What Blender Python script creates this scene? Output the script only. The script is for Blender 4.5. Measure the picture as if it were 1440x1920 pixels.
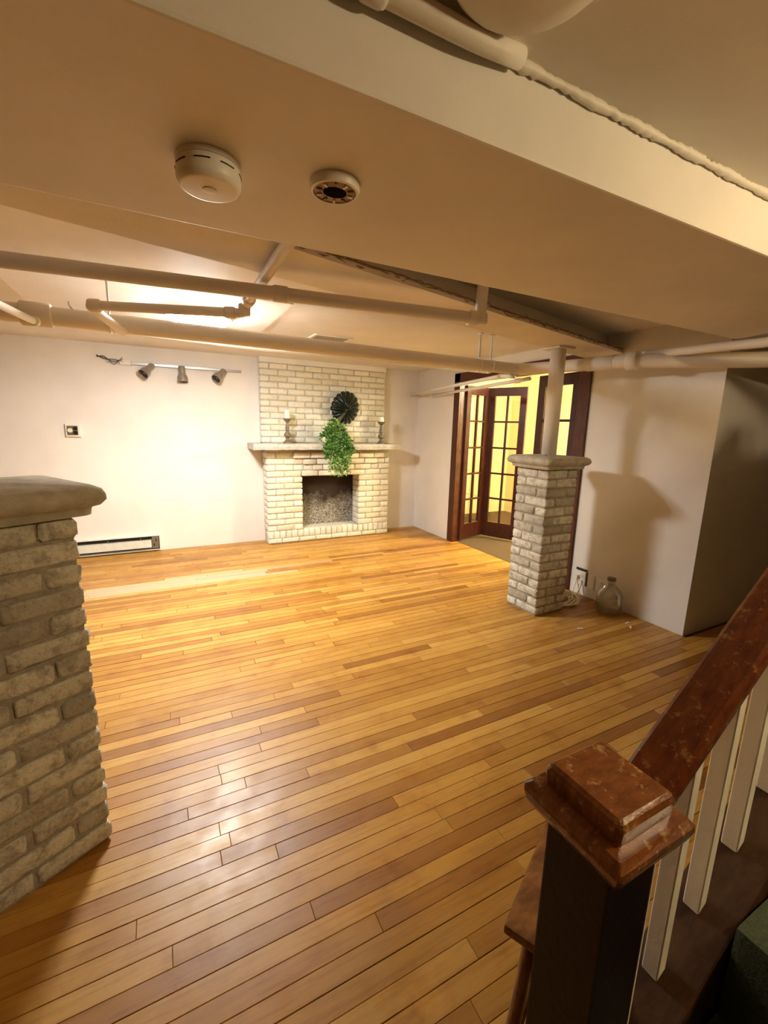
import bpy, bmesh, math, random
from mathutils import Vector, Matrix
R0 = random.Random(7)
for o in list(bpy.data.objects): bpy.data.objects.remove(o, do_unlink=True)
SC = bpy.context.scene
COL = SC.collection

# ------------------------------------------------------------------ camera
YAW, PITCH, ROLL, FPX = 0.476074889, 0.193988411, 0.0236861783, 814.488
cy, sy, cp, sp = math.cos(YAW), math.sin(YAW), math.cos(PITCH), math.sin(PITCH)
fw = Vector((sy*cp, cy*cp, -sp)); rt = Vector((cy, -sy, 0)); up = rt.cross(fw)
c_, s_ = math.cos(ROLL), math.sin(ROLL)
r2 = c_*rt + s_*up; u2 = -s_*rt + c_*up
cam = bpy.data.cameras.new('camera'); cam.sensor_fit = 'HORIZONTAL'; cam.sensor_width = 36
cam.lens = FPX*36/1440; cam.clip_start = 0.01
co = bpy.data.objects.new('camera', cam); COL.objects.link(co)
M = Matrix.Identity(4)
for i in range(3): M[i][0], M[i][1], M[i][2] = r2[i], u2[i], -fw[i]
M[2][3] = 1.4
co.matrix_world = M
SC.camera = co
# ------------------------------------------------------------------ world, exposure
w = bpy.data.worlds.new('world'); SC.world = w; w.use_nodes = True
w.node_tree.nodes['Background'].inputs[0].default_value = (1, .86, .68, 1)
w.node_tree.nodes['Background'].inputs[1].default_value = 0.02
SC.view_settings.view_transform = 'Standard'; SC.view_settings.look = 'None'
SC.view_settings.gamma = 1; SC.view_settings.use_curve_mapping = False
SC.view_settings.exposure = 2.5
LED_POWER = 45.0       # emission of the round ceiling lamp over the room
STAIR_POWER = 112.0     # emission of the bulbs over the stairs
DEN_POWER = 85.0       # emission of the globe in the yellow room

# ------------------------------------------------------------------ materials
def newmat(name):
    m = bpy.data.materials.new(name); m.use_nodes = True
    nt = m.node_tree; b = nt.nodes['Principled BSDF']
    return m, nt, b
def N(nt, t, **k):
    n = nt.nodes.new(t)
    for a, v in k.items(): setattr(n, a, v)
    return n
def noise(nt, vec, scale, detail=4, rough=.6):
    n = N(nt, 'ShaderNodeTexNoise'); n.inputs['Scale'].default_value = scale
    n.inputs['Detail'].default_value = detail; n.inputs['Roughness'].default_value = rough
    if vec is not None: nt.links.new(vec, n.inputs['Vector'])
    return n
def ramp(nt, fac, stops):
    r = N(nt, 'ShaderNodeValToRGB'); e = r.color_ramp.elements
    while len(e) < len(stops): e.new(.5)
    for i, (p, c) in enumerate(stops):
        e[i].position = p; e[i].color = (*c, 1) if len(c) == 3 else c
    nt.links.new(fac, r.inputs[0]); return r
def bump(nt, b, h, strength=.3, dist=.01):
    n = N(nt, 'ShaderNodeBump'); n.inputs['Strength'].default_value = strength
    n.inputs['Distance'].default_value = dist
    nt.links.new(h, n.inputs['Height']); nt.links.new(n.outputs[0], b.inputs['Normal'])
    return n
def mixc(nt, fac, a, b_, mode='MIX'):
    n = N(nt, 'ShaderNodeMix', data_type='RGBA', blend_type=mode)
    for i, v in ((0, fac), (6, a), (7, b_)):
        if hasattr(v, 'is_linked'): nt.links.new(v, n.inputs[i])
        else: n.inputs[i].default_value = v if i == 0 else (*v, 1)
    return n.outputs[2]
def geopos(nt): return N(nt, 'ShaderNodeNewGeometry').outputs['Position']
def simple(name, col, rough=.5, metal=0, spec=.5, nscale=30, var=.12, bstr=.08, bdist=.004):
    m, nt, b = newmat(name)
    p = geopos(nt); n = noise(nt, p, nscale)
    lo = tuple(x*(1-var) for x in col); hi = tuple(min(1, x*(1+var)) for x in col)
    r = ramp(nt, n.outputs[0], [(.3, lo), (.7, hi)])
    nt.links.new(r.outputs[0], b.inputs['Base Color'])
    b.inputs['Roughness'].default_value = rough; b.inputs['Metallic'].default_value = metal
    b.inputs['Specular IOR Level'].default_value = spec
    if bstr: bump(nt, b, n.outputs[0], bstr, bdist)
    return m
def paint(name, col, rough=.6, mott=.06, bstr=.12):
    m, nt, b = newmat(name); p = geopos(nt)
    n1 = noise(nt, p, 1.7, 5); n2 = noise(nt, p, 60, 6, .7)
    r = ramp(nt, n1.outputs[0], [(.3, tuple(x*(1-mott) for x in col)), (.7, tuple(min(1, x*(1+mott)) for x in col))])
    nt.links.new(r.outputs[0], b.inputs['Base Color']); b.inputs['Roughness'].default_value = rough
    b.inputs['Specular IOR Level'].default_value = .3
    bump(nt, b, n2.outputs[0], bstr, .004); return m
def emit(name, col, s):
    m, nt, b = newmat(name)
    b.inputs['Base Color'].default_value = (*col, 1)
    b.inputs['Emission Color'].default_value = (*col, 1); b.inputs['Emission Strength'].default_value = s
    return m

def floorwood(name, attr):
    m, nt, b = newmat(name)
    if attr:
        a = N(nt, 'ShaderNodeAttribute', attribute_name='plank'); rnd = a.outputs['Fac']
    else:
        rnd = N(nt, 'ShaderNodeObjectInfo').outputs['Random']
    p = geopos(nt)
    mp = N(nt, 'ShaderNodeVectorMath', operation='MULTIPLY'); nt.links.new(p, mp.inputs[0]); mp.inputs[1].default_value = (2.2, 38, 1)
    off = N(nt, 'ShaderNodeCombineXYZ'); mul = N(nt, 'ShaderNodeMath', operation='MULTIPLY'); nt.links.new(rnd, mul.inputs[0]); mul.inputs[1].default_value = 57
    nt.links.new(mul.outputs[0], off.inputs[0]); nt.links.new(mul.outputs[0], off.inputs[2])
    ad = N(nt, 'ShaderNodeVectorMath', operation='ADD'); nt.links.new(mp.outputs[0], ad.inputs[0]); nt.links.new(off.outputs[0], ad.inputs[1])
    grain = noise(nt, ad.outputs[0], 2.2, 6, .65)
    base = ramp(nt, rnd, [(0, (.27, .105, .014)), (.10, (.37, .165, .024)), (.30, (.45, .222, .036)), (.6, (.52, .272, .050)), (.92, (.60, .340, .075)), (1, (.38, .17, .024))])
    g = ramp(nt, grain.outputs[0], [(.3, (.72, .62, .5)), (.55, (1, 1, 1)), (.8, (.86, .80, .70))])
    col = mixc(nt, .8, base.outputs[0], g.outputs[0], 'MULTIPLY')
    blot = noise(nt, p, 5.5, 5, .65)
    bl = ramp(nt, blot.outputs[0], [(.28, (.50, .33, .18)), (.40, (.86, .76, .62)), (.52, (1, 1, 1))])
    col = mixc(nt, .6, col, bl.outputs[0], 'MULTIPLY')
    if attr:
        a2 = N(nt, 'ShaderNodeAttribute', attribute_name='bare')
        col = mixc(nt, a2.outputs['Fac'], col, (.60, .39, .24))
    nt.links.new(col, b.inputs['Base Color'])
    rg = noise(nt, p, 9, 5); rr = ramp(nt, rg.outputs[0], [(.3, (.32,)*3), (.75, (.50,)*3)])
    nt.links.new(rr.outputs[0], b.inputs['Roughness'])
    b.inputs['Specular IOR Level'].default_value = .5
    fine = noise(nt, ad.outputs[0], 9, 4)
    bump(nt, b, fine.outputs[0], .06, .003)
    return m

def brickmat(name, light, dark, mort, smear):
    m, nt, b = newmat(name); rnd = N(nt, 'ShaderNodeObjectInfo').outputs['Random']; p = geopos(nt)
    base = ramp(nt, rnd, [(0, dark), (.3, tuple((a+c)/2 for a, c in zip(light, dark))), (.55, light), (1, tuple(x*.92 for x in light))])
    n1 = noise(nt, p, 22, 6, .7); n2 = noise(nt, p, 90, 6, .75)
    f = ramp(nt, n1.outputs[0], [(smear-.12, (1, 1, 1)), (smear+.10, (0, 0, 0))])
    col = mixc(nt, f.outputs[0], base.outputs[0], mort)
    pit = ramp(nt, n2.outputs[0], [(.32, (.45, .40, .32)), (.48, (1, 1, 1))])
    col = mixc(nt, .7, col, pit.outputs[0], 'MULTIPLY')
    nt.links.new(col, b.inputs['Base Color']); b.inputs['Roughness'].default_value = .85
    b.inputs['Specular IOR Level'].default_value = .25
    ad = N(nt, 'ShaderNodeMath', operation='ADD'); nt.links.new(n1.outputs[0], ad.inputs[0]); nt.links.new(n2.outputs[0], ad.inputs[1])
    bump(nt, b, ad.outputs[0], .7, .008); return m

def darkwood(name, c1, c2, rough=.25, chip=None, coat=.12):
    m, nt, b = newmat(name); p = geopos(nt)
    mp = N(nt, 'ShaderNodeVectorMath', operation='MULTIPLY'); nt.links.new(p, mp.inputs[0]); mp.inputs[1].default_value = (18, 45, 10)
    n = noise(nt, mp.outputs[0], 1.6, 6, .65)
    r = ramp(nt, n.outputs[0], [(.3, c1), (.7, c2)]); col = r.outputs[0]
    n2 = noise(nt, p, 55, 6, .7)
    if chip:
        f = ramp(nt, n2.outputs[0], [(.57, (0, 0, 0)), (.66, (1, 1, 1))]); col = mixc(nt, f.outputs[0], col, chip)
    nt.links.new(col, b.inputs['Base Color']); b.inputs['Roughness'].default_value = rough
    b.inputs['Coat Weight'].default_value = coat; b.inputs['Coat Roughness'].default_value = .12; b.inputs['Specular IOR Level'].default_value = .3
    bump(nt, b, n2.outputs[0], .35, .004); return m

def glassmat(name, tint, gloss=.12, rough=.03):
    m, nt, b = newmat(name); nt.nodes.remove(b); out = nt.nodes['Material Output']
    t = N(nt, 'ShaderNodeBsdfTransparent'); t.inputs[0].default_value = (*tint, 1)
    g = N(nt, 'ShaderNodeBsdfGlossy'); g.inputs['Roughness'].default_value = rough
    lw = N(nt, 'ShaderNodeLayerWeight'); lw.inputs[0].default_value = .35
    mu = N(nt, 'ShaderNodeMath', operation='MULTIPLY_ADD'); nt.links.new(lw.outputs['Facing'], mu.inputs[0]); mu.inputs[1].default_value = .65; mu.inputs[2].default_value = gloss*.3
    mx = N(nt, 'ShaderNodeMixShader'); nt.links.new(mu.outputs[0], mx.inputs[0]); nt.links.new(t.outputs[0], mx.inputs[1]); nt.links.new(g.outputs[0], mx.inputs[2])
    nt.links.new(mx.outputs[0], out.inputs['Surface']); return m

MT = {}
MT['wall'] = paint('wall_paint', (.83, .79, .73))
MT['ceil'] = paint('ceiling_paint', (.82, .77, .69), mott=.08)
MT['patch'] = paint('patch_paint', (.86, .83, .78))
MT['panel'] = darkwood('low_bounce_wall', (.10, .06, .03), (.17, .10, .05), .6)  # made-up dark brown finish on the unseen walls, lowers the bounced fill light
MT['beam'] = paint('beam_paint', (.78, .70, .57), mott=.12, bstr=.3)
MT['pipe'] = paint('pipe_paint', (.80, .73, .62), .5, .08, .2)
MT['pipew'] = paint('bright_pipe_paint', (.88, .85, .79), .45)
MT['yellow'] = paint('yellow_paint', (.93, .84, .52))
MT['plank'] = floorwood('floor_plank_wood', False)
MT['plankfar'] = floorwood('floor_far_wood', True)
MT['gap'] = simple('floor_gap', (.10, .045, .015), .8)
MT['carpet'] = simple('brown_carpet', (.10, .062, .025), .95, nscale=200, var=.3, bstr=.5)
MT['green'] = simple('green_carpet', (.045, .06, .030), .95, nscale=160, var=.35, bstr=.6)
MT['fbrick'] = brickmat('fireplace_brick', (.93, .90, .78), (.80, .76, .60), (.68, .64, .52), .33)
MT['cbrick'] = brickmat('column_brick', (.84, .80, .66), (.46, .42, .33), (.36, .32, .24), .44)
MT['mortar'] = simple('mortar', (.37, .33, .25), .95, nscale=40, var=.2, bstr=.6, bdist=.01)
MT['fmortar'] = simple('pale_mortar', (.56, .53, .43), .95, nscale=40, var=.2, bstr=.6, bdist=.01)
MT['stone'] = simple('cap_stone', (.44, .40, .30), .8, nscale=18, var=.25, bstr=.5, bdist=.008)
MT['mantel'] = simple('mantel_stone', (.56, .52, .46), .85, nscale=35, var=.25, bstr=.6, bdist=.008)
MT['door'] = darkwood('mahogany_door', (.030, .007, .005), (.075, .020, .012), .28)
MT['casing'] = darkwood('mahogany_casing', (.045, .012, .007), (.12, .035, .016), .3)
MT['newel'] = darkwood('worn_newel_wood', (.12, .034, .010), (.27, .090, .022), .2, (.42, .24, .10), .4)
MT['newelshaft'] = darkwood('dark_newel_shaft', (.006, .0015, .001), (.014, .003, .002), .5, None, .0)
MT['rail'] = darkwood('handrail_wood', (.10, .018, .007), (.24, .060, .014), .22, (.34, .16, .05), .35)
MT['string'] = darkwood('stringer_wood', (.035, .014, .004), (.075, .032, .010), .6)
MT['stool'] = darkwood('stool_wood', (.14, .055, .018), (.30, .14, .05), .35)
MT['baluster'] = paint('baluster_paint', (.86, .82, .70), .5, .05, .25)
MT['pane'] = glassmat('door_glass', (.96, .93, .86), .1)
MT['jug'] = glassmat('jug_glass', (.975, .975, .94), .25)
MT['water'] = glassmat('jug_water', (.96, .95, .88), .1)
MT['black'] = simple('black_plastic', (.012, .011, .010), .4)
MT['dark'] = simple('dark_gap', (.03, .025, .02), .9)
MT['plast'] = simple('ivory_plastic', (.82, .78, .68), .4, nscale=12, var=.05, bstr=0)
MT['brown'] = simple('thermostat_brown', (.16, .12, .06), .5)
MT['silver'] = simple('satin_metal', (.42, .40, .37), .38, .75, nscale=20, var=.06, bstr=0)
MT['heater'] = simple('heater_enamel', (.74, .74, .64), .45, nscale=15, var=.08, bstr=0)
MT['hmetal'] = simple('heater_metal', (.33, .32, .29), .4, .8)
MT['bronze'] = simple('antique_metal', (.20, .16, .11), .5, .35, nscale=80, var=.45, bstr=.4)
MT['candle'] = simple('candle_wax', (.90, .87, .76), .5, nscale=10, var=.03, bstr=0)
MT['soot'] = None
m, nt, b = newmat('sooty_firebox'); p = geopos(nt)
n1 = noise(nt, p, 9, 5); n2 = noise(nt, p, 75, 5, .8)
sz = N(nt, 'ShaderNodeSeparateXYZ'); nt.links.new(p, sz.inputs[0])
a1 = N(nt, 'ShaderNodeMath', operation='MULTIPLY_ADD'); nt.links.new(n1.outputs[0], a1.inputs[0]); a1.inputs[1].default_value = .5; nt.links.new(sz.outputs[2], a1.inputs[2])
f = ramp(nt, a1.outputs[0], [(.55, (1, 1, 1)), (.80, (0, 0, 0))])
sp1 = ramp(nt, n2.outputs[0], [(.42, (.03, .025, .02)), (.56, (.46, .43, .36))])
nt.links.new(mixc(nt, f.outputs[0], (.028, .014, .007), sp1.outputs[0]), b.inputs['Base Color'])
b.inputs['Roughness'].default_value = .95; bump(nt, b, n2.outputs[0], .6, .008); MT['soot'] = m
MT['ash'] = simple('ash', (.66, .62, .52), .95, nscale=70, var=.35, bstr=.5)
MT['leaf'] = simple('dark_leaf', (.006, .015, .009), .25, nscale=30, var=.35, bstr=.1)
MT['stem'] = simple('leaf_stem', (.12, .11, .06), .6)
m, nt, b = newmat('ivy_leaf'); a = N(nt, 'ShaderNodeAttribute', attribute_name='tone')
r = ramp(nt, a.outputs['Fac'], [(0, (.012, .05, .010)), (.5, (.085, .24, .028)), (1, (.48, .62, .22))])
nt.links.new(r.outputs[0], b.inputs['Base Color']); b.inputs['Roughness'].default_value = .45; MT['ivy'] = m
MT['cord'] = simple('cord_vinyl', (.90, .82, .62), .5, var=.05, bstr=0)
MT['grille'] = simple('vent_metal', (.42, .36, .27), .6, .2)
MT['rust'] = simple('detector_base', (.34, .20, .08), .5, nscale=60, var=.6, bstr=.6)
MT['tape'] = simple('grey_tape', (.52, .50, .48), .5)

# ------------------------------------------------------------------ mesh helpers
def link(name, me, mat, parent=None, loc=None, smooth=False):
    o = bpy.data.objects.new(name, me); COL.objects.link(o)
    if mat is not None and not me.materials: me.materials.append(mat)
    if parent is not None: o.parent = parent
    if loc is not None: o.location = loc
    if smooth: me.polygons.foreach_set('use_smooth', [True]*len(me.polygons))
    return o
def bm_obj(name, bm, mat, parent=None, loc=None, smooth=False, bevel=0, seg=2):
    if bevel:
        bmesh.ops.bevel(bm, geom=bm.edges[:], offset=bevel, segments=seg, profile=.7, affect='EDGES', clamp_overlap=True)
    bmesh.ops.recalc_face_normals(bm, faces=bm.faces[:])
    me = bpy.data.meshes.new(name); bm.to_mesh(me); bm.free()
    return link(name, me, mat, parent, loc, smooth)
def box(bm, x0, x1, y0, y1, z0, z1, mat=None):
    r = bmesh.ops.create_cube(bm, size=1)
    for v in r['verts']:
        v.co = Vector(((x0+x1)/2+(x1-x0)*v.co.x, (y0+y1)/2+(y1-y0)*v.co.y, (z0+z1)/2+(z1-z0)*v.co.z))
        if mat is not None: v.co = mat @ v.co
    return r['verts']
def boxo(name, b, mat, parent=None, bevel=0, seg=2, smooth=False):
    bm = bmesh.new(); box(bm, *b); return bm_obj(name, bm, mat, parent, bevel=bevel, seg=seg, smooth=smooth)
def tag(o, label, cat, group=None, kind=None):
    o['label'] = label; o['category'] = cat
    if group: o['group'] = group
    if kind: o['kind'] = kind
    return o
def thing(name, label, cat, loc=(0, 0, 0), rz=0, group=None, kind=None):
    o = bpy.data.objects.new(name, None); COL.objects.link(o); o.location = loc; o.rotation_euler = (0, 0, rz)
    o.empty_display_size = .05
    return tag(o, label, cat, group, kind)
def fillet(pts, r, n=5):
    pts = [Vector(p) for p in pts]; out = [pts[0]]
    for i in range(1, len(pts)-1):
        a, b_, c = pts[i-1], pts[i], pts[i+1]
        d1 = (a-b_); d2 = (c-b_); k = min(r, d1.length*.45, d2.length*.45)
        p, q = b_+d1.normalized()*k, b_+d2.normalized()*k
        for j in range(n+1):
            t = j/n; out.append((1-t)**2*p + 2*t*(1-t)*b_ + t*t*q)
    out.append(pts[-1]); return out
def tube_bm(bm, pts, r, n=12, cap=True):
    pts = [Vector(p) for p in pts]; rs = r if isinstance(r, (list, tuple)) else [r]*len(pts)
    rings = []; prev = None
    for i, p in enumerate(pts):
        t = (pts[min(i+1, len(pts)-1)] - pts[max(i-1, 0)]).normalized()
        if prev is None:
            a = Vector((0, 0, 1)) if abs(t.z) < .9 else Vector((1, 0, 0)); u = t.cross(a).normalized()
        else:
            u = (prev - t*prev.dot(t)).normalized()
        v = t.cross(u); prev = u
        rings.append([bm.verts.new(p + rs[i]*(math.cos(2*math.pi*k/n)*u + math.sin(2*math.pi*k/n)*v)) for k in range(n)])
    for a, b_ in zip(rings, rings[1:]):
        for k in range(n): bm.faces.new((a[k], a[(k+1) % n], b_[(k+1) % n], b_[k]))
    if cap:
        bm.faces.new(rings[0][::-1]); bm.faces.new(rings[-1])
def tube(name, pts, r, mat, parent=None, n=12, bend=0):
    bm = bmesh.new(); tube_bm(bm, fillet(pts, bend) if bend else pts, r, n)
    return bm_obj(name, bm, mat, parent, smooth=True)
def lathe_bm(bm, prof, n=32, org=(0, 0, 0), mat=None):
    rings = []
    for r, z in prof:
        ring = []
        for k in range(n):
            v = Vector((r*math.cos(2*math.pi*k/n), r*math.sin(2*math.pi*k/n), z))
            if mat is not None: v = mat @ v
            ring.append(bm.verts.new(v + Vector(org)))
        rings.append(ring)
    for a, b_ in zip(rings, rings[1:]):
        for k in range(n): bm.faces.new((a[k], a[(k+1) % n], b_[(k+1) % n], b_[k]))
    bm.faces.new(rings[0][::-1]); bm.faces.new(rings[-1])
def lathe(name, prof, mat, parent=None, org=(0, 0, 0), n=32, M_=None, smooth=True):
    bm = bmesh.new(); lathe_bm(bm, prof, n, org, M_); o = bm_obj(name, bm, mat, parent, smooth=smooth)
    if smooth:
        for p_ in o.data.polygons: p_.use_smooth = len(p_.vertices) == 4
        o.data.set_sharp_from_angle(angle=math.radians(45))
    return o

# ------------------------------------------------------------------ room shell
XR, YB, H = 3.2, 5.26, 2.14
SY0, SY1, SZ = .712, 1.337, 1.90      # dropped soffit
NZ = 2.04                             # ceiling over the stairs side
def struct(name, b, mat, label, cat, **k):
    o = boxo(name, b, mat, **k); return tag(o, label, cat, kind='structure')
struct('wall_back', (-2.5, 3.3, YB, YB+.12, -.02, H+.05), MT['wall'], 'plain white wall behind the brick fireplace', 'wall')
bm = bmesh.new()
DY0, DY1, DZ = 2.62, 4.33, 1.96
box(bm, XR, XR+.1, 1.56, DY0, -.02, H+.05); box(bm, XR, XR+.1, DY1, YB, -.02, H+.05); box(bm, XR, XR+.1, DY0, DY1, DZ, H+.05)
tag(bm_obj('wall_right', bm, MT['wall']), 'white side wall with the wide doorway and column shadow', 'wall', kind='structure')
struct('wall_return', (XR+.1, 5.0, 1.56, 1.66, -.02, H+.05), MT['wall'], 'shaded wall turning the corner behind the handrail', 'wall')
struct('wall_left', (-2.6, -2.5, -2.4, YB, -.02, H+.05), MT['panel'], 'unseen side wall left of the near brick column, made dark to cut bounce light', 'wall')
struct('wall_rear', (-2.5, 5.0, -2.5, -2.4, -.02, H+.05), MT['panel'], 'unseen wall behind the foot of the stairs, made dark to cut bounce light', 'wall')
struct('wall_stair', (5.0, 5.1, -2.4, 1.66, -.02, H+.05), MT['panel'], 'unseen wall at the top end of the stairs, made dark to cut bounce light', 'wall')
struct('ceiling', (-2.6, 3.3, SY1, YB+.1, H, H+.1), MT['ceil'], 'low painted ceiling over the fireplace end', 'ceiling')
struct('ceiling_soffit', (-2.5, 5.0, SY0, SY1, SZ, H+.1), MT['ceil'], 'dropped tan soffit carrying the two smoke detectors', 'soffit', bevel=.006)
struct('ceiling_stairs', (-2.5, 5.0, -2.4, SY0, NZ, H+.1), MT['ceil'], 'cream ceiling above the foot of the stairs', 'ceiling')
struct('ceiling_return', (XR+.1, 5.0, SY1, 1.66, H, H+.1), MT['ceil'], 'ceiling strip above the shaded return wall', 'ceiling')
# room beyond the glazed doors
struct('wall_den_back', (XR+.1, 5.4, 5.7, 5.8, -.02, 2.3), MT['yellow'], 'yellow end wall of the room beyond the doors', 'wall')
struct('wall_den_side', (5.3, 5.4, 1.66, 5.7, -.02, 2.3), MT['yellow'], 'yellow side wall seen through the glazed doors', 'wall')
struct('wall_den_front', (XR+.1, 5.3, 1.66, 1.74, -.02, 2.3), MT['yellow'], 'yellow wall hidden beside the glazed doors', 'wall')
struct('ceiling_den', (XR+.1, 5.4, 1.66, 5.8, 2.25, 2.3), MT['ceil'], 'ceiling of the yellow room beyond the doors', 'ceiling')
struct('floor_den', (XR+.06, 5.4, 1.66, 5.8, -.05, .002), MT['carpet'], 'brown carpet beyond the glazed doors', 'carpet')

# ------------------------------------------------------------------ floor of narrow boards
fl = boxo('floor', (-2.5, 5.0, -2.4, YB, -.06, -.006), MT['gap']); tag(fl, 'honey coloured narrow strip wood floor with worn varnish', 'floor', kind='structure')
PW = .0565
def plank_mesh(L):
    bm = bmesh.new(); box(bm, -L/2, L/2, -PW/2+.0006, PW/2-.0006, -.012, 0)
    es = [e for e in bm.edges if all(v.co.z > -.001 for v in e.verts)]
    bmesh.ops.bevel(bm, geom=es, offset=.0011, segments=1, affect='EDGES')
    me = bpy.data.meshes.new('plank'); bm.to_mesh(me); bm.free(); me.materials.append(MT['plank']); return me
PM = {L: plank_mesh(L) for L in (.3, .45, .6, .75, .9, 1.05, 1.2, 1.6, 2.0)}
fv, ff, fr, fb = [], [], [], []
def far_plank(x0, x1, y0, y1, bare):
    i = len(fv); z1 = R0.uniform(-.0006, .0004); g = .0007; h = .0012
    a0, a1, b0, b1 = x0+g, x1-g, y0+g, y1-g
    fv.extend([(a0, b0, -.006), (a1, b0, -.006), (a1, b1, -.006), (a0, b1, -.006), (a0+h, b0+h, z1), (a1-h, b0+h, z1), (a1-h, b1-h, z1), (a0+h, b1-h, z1)])
    q = [(4, 5, 6, 7), (0, 1, 5, 4), (1, 2, 6, 5), (2, 3, 7, 6), (3, 0, 4, 7)]
    rv = R0.random()
    for f_ in q: ff.append(tuple(i+k for k in f_)); fr.append(rv); fb.append(bare)
y = -.05; row = 0
nplank = 0
def bare_at(xm, y):
    if 3.98 < y < 4.12 and xm < .75: return R0.choice((.75, .9, .85))
    if 4.12 < y < 4.26 and xm < 1.35 and xm > -.2: return R0.choice((.65, .85, .8))
    if 4.28 < y < 4.42 and (xm < .2 or xm > .9 and xm < 1.5): return R0.choice((.5, .75, .1))
    return 0
while y + PW <= YB + .02:
    y1 = y + PW; ym = y + PW/2
    if ym < 2.45 and ym > .30:
        xs0 = max(-1.7, -.75 - .15*ym); xs1 = XR - .005 if ym > 1.56 else 3.75
        x = xs0 - R0.uniform(0, .5)
        far_plank(-2.5, x, y, y1, 0)
        while x < xs1 - .02:
            L = R0.choice([.45, .6, .9, 1.2, 1.2, 1.6, 2.0])
            if x+L > xs1: L = xs1-x
            key = min(PM, key=lambda k: abs(k-L)) if L > .25 else .3
            o = bpy.data.objects.new('plank', PM[key]); COL.objects.link(o); o.parent = fl
            o.location = (x+L/2, ym, R0.uniform(-.0008, .0004)); o.scale = (max(L-.001, .02)/key, 1, 1)
            nplank += 1; x += L
        if ym <= 1.56: far_plank(xs1, 5.0, y, y1, 0)
    else:
        x = -2.5 - R0.uniform(0, .5); xe = (XR + .06 if 2.63 < ym < 4.32 else XR - .004) if ym > 1.56 else 5.0
        while x < xe - .02:
            L = R0.uniform(.4, 1.8); x1 = min(x+L, xe)
            far_plank(max(x, -2.5), x1, y, y1, bare_at((x+x1)/2, ym)); x = x1
    y = y1; row += 1
# boards behind the camera
yy = -.05
while yy - PW > -2.4:
    x = -2.5
    while x < 5: 
        L = R0.uniform(.5, 1.4); far_plank(x, min(x+L, 5.0), yy-PW, yy, 0); x += L
    yy -= PW
me = bpy.data.meshes.new('far_planks'); me.from_pydata(fv, [], ff)
at = me.attributes.new('plank', 'FLOAT', 'FACE'); at.data.foreach_set('value', fr)
at = me.attributes.new('bare', 'FLOAT', 'FACE'); at.data.foreach_set('value', fb)
o = link('planks', me, MT['plankfar'], fl); o['kind'] = 'stuff'
print('planks', nplank)

# ------------------------------------------------------------------ bricks
def brick_mesh(name, L, Hh, D, seed, e=.007, jit=.0025, mat='cbrick'):
    rg = random.Random(seed)
    def axis(s): return [-s/2, -s/2+e*1.3, s/2-e*1.3, s/2]
    X, Y, Z = axis(L), axis(D), axis(Hh); bm = bmesh.new(); V = {}
    for i in range(4):
        for j in range(4):
            for k in range(4):
                if i in (1, 2) and j in (1, 2) and k in (1, 2): continue
                p = Vector((X[i], Y[j], Z[k])); ext = (i in (0, 3)) + (j in (0, 3)) + (k in (0, 3))
                if ext >= 2:
                    s = e*(.45 if ext == 2 else .6)
                    p -= Vector(((1 if i == 3 else -1 if i == 0 else 0)*s, (1 if j == 3 else -1 if j == 0 else 0)*s, (1 if k == 3 else -1 if k == 0 else 0)*s))
                p += Vector((rg.uniform(-jit, jit), rg.uniform(-jit, jit), rg.uniform(-jit, jit)))
                V[i, j, k] = bm.verts.new(p)
    for a in range(3):
        for b_ in range(3):
            for s in (0, 3):
                bm.faces.new((V[a, b_, s], V[a+1, b_, s], V[a+1, b_+1, s], V[a, b_+1, s]))
                bm.faces.new((V[a, s, b_], V[a+1, s, b_], V[a+1, s, b_+1], V[a, s, b_+1]))
                bm.faces.new((V[s, a, b_], V[s, a+1, b_], V[s, a+1, b_+1], V[s, a, b_+1]))
    bmesh.ops.recalc_face_normals(bm, faces=bm.faces[:])
    me = bpy.data.meshes.new(name); bm.to_mesh(me); bm.free(); me.materials.append(MT[mat])
    me.polygons.foreach_set('use_smooth', [True]*len(me.polygons)); return me
def put(me, parent, loc, rz=0, scale=None, rx=0, name='brick'):
    o = bpy.data.objects.new(name, me); COL.objects.link(o); o.parent = parent; o.location = loc
    o.rotation_euler = (rx, 0, rz)
    if scale: o.scale = scale
    return o

# ---- fireplace (local = world coordinates)
fp = thing('fireplace', 'white washed brick fireplace with tall chimney breast', 'fireplace', (1.86, 5.15, 0))
FPO = Vector((1.86, 5.15, 0))
def fx(x, y, z): return Vector((x, y, z)) - FPO
def fbox(name, b, mat, bevel=0):
    return boxo(name, (b[0]-FPO.x, b[1]-FPO.x, b[2]-FPO.y, b[3]-FPO.y, b[4], b[5]), mat, fp, bevel=bevel)
X0, X1, YF = 1.07, 2.65, 5.03
OX0, OX1, OZ0, OZ1 = 1.49, 2.22, .15, .83
g = .012
bm = bmesh.new()
for b in ((X0+g, OX0-g, YF+g, YB-.002, 0, 1.115), (OX1+g, X1-g, YF+g, YB-.002, 0, 1.115), (OX0-g, OX1+g, YF+g, YB-.002, OZ1+g, 1.115), (OX0-g, OX1+g, YF+g, YB-.002, 0, OZ0-g)):
    box(bm, b[0]-FPO.x, b[1]-FPO.x, b[2]-FPO.y, b[3]-FPO.y, b[4], b[5])
bm_obj('mortar_core', bm, MT['fmortar'], fp)
fbox('chimney_core', (1.05+g, 2.63-g, 5.15+g, YB-.002, 1.115, H-.002), MT['fmortar'])
fbox('firebox_back', (OX0-.01, OX1+.01, YB-.016, YB-.003, OZ0-.02, OZ1+.02), MT['soot'])
fbox('firebox_side', (OX0-.012, OX0-.002, YF+.05, YB-.004, OZ0, OZ1), MT['soot'])
fbox('ash_bed', (OX0, OX1, YF+.06, YB-.017, OZ0-.013, OZ0+.004), MT['ash'])
BL, CH = .198, .0715
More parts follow.
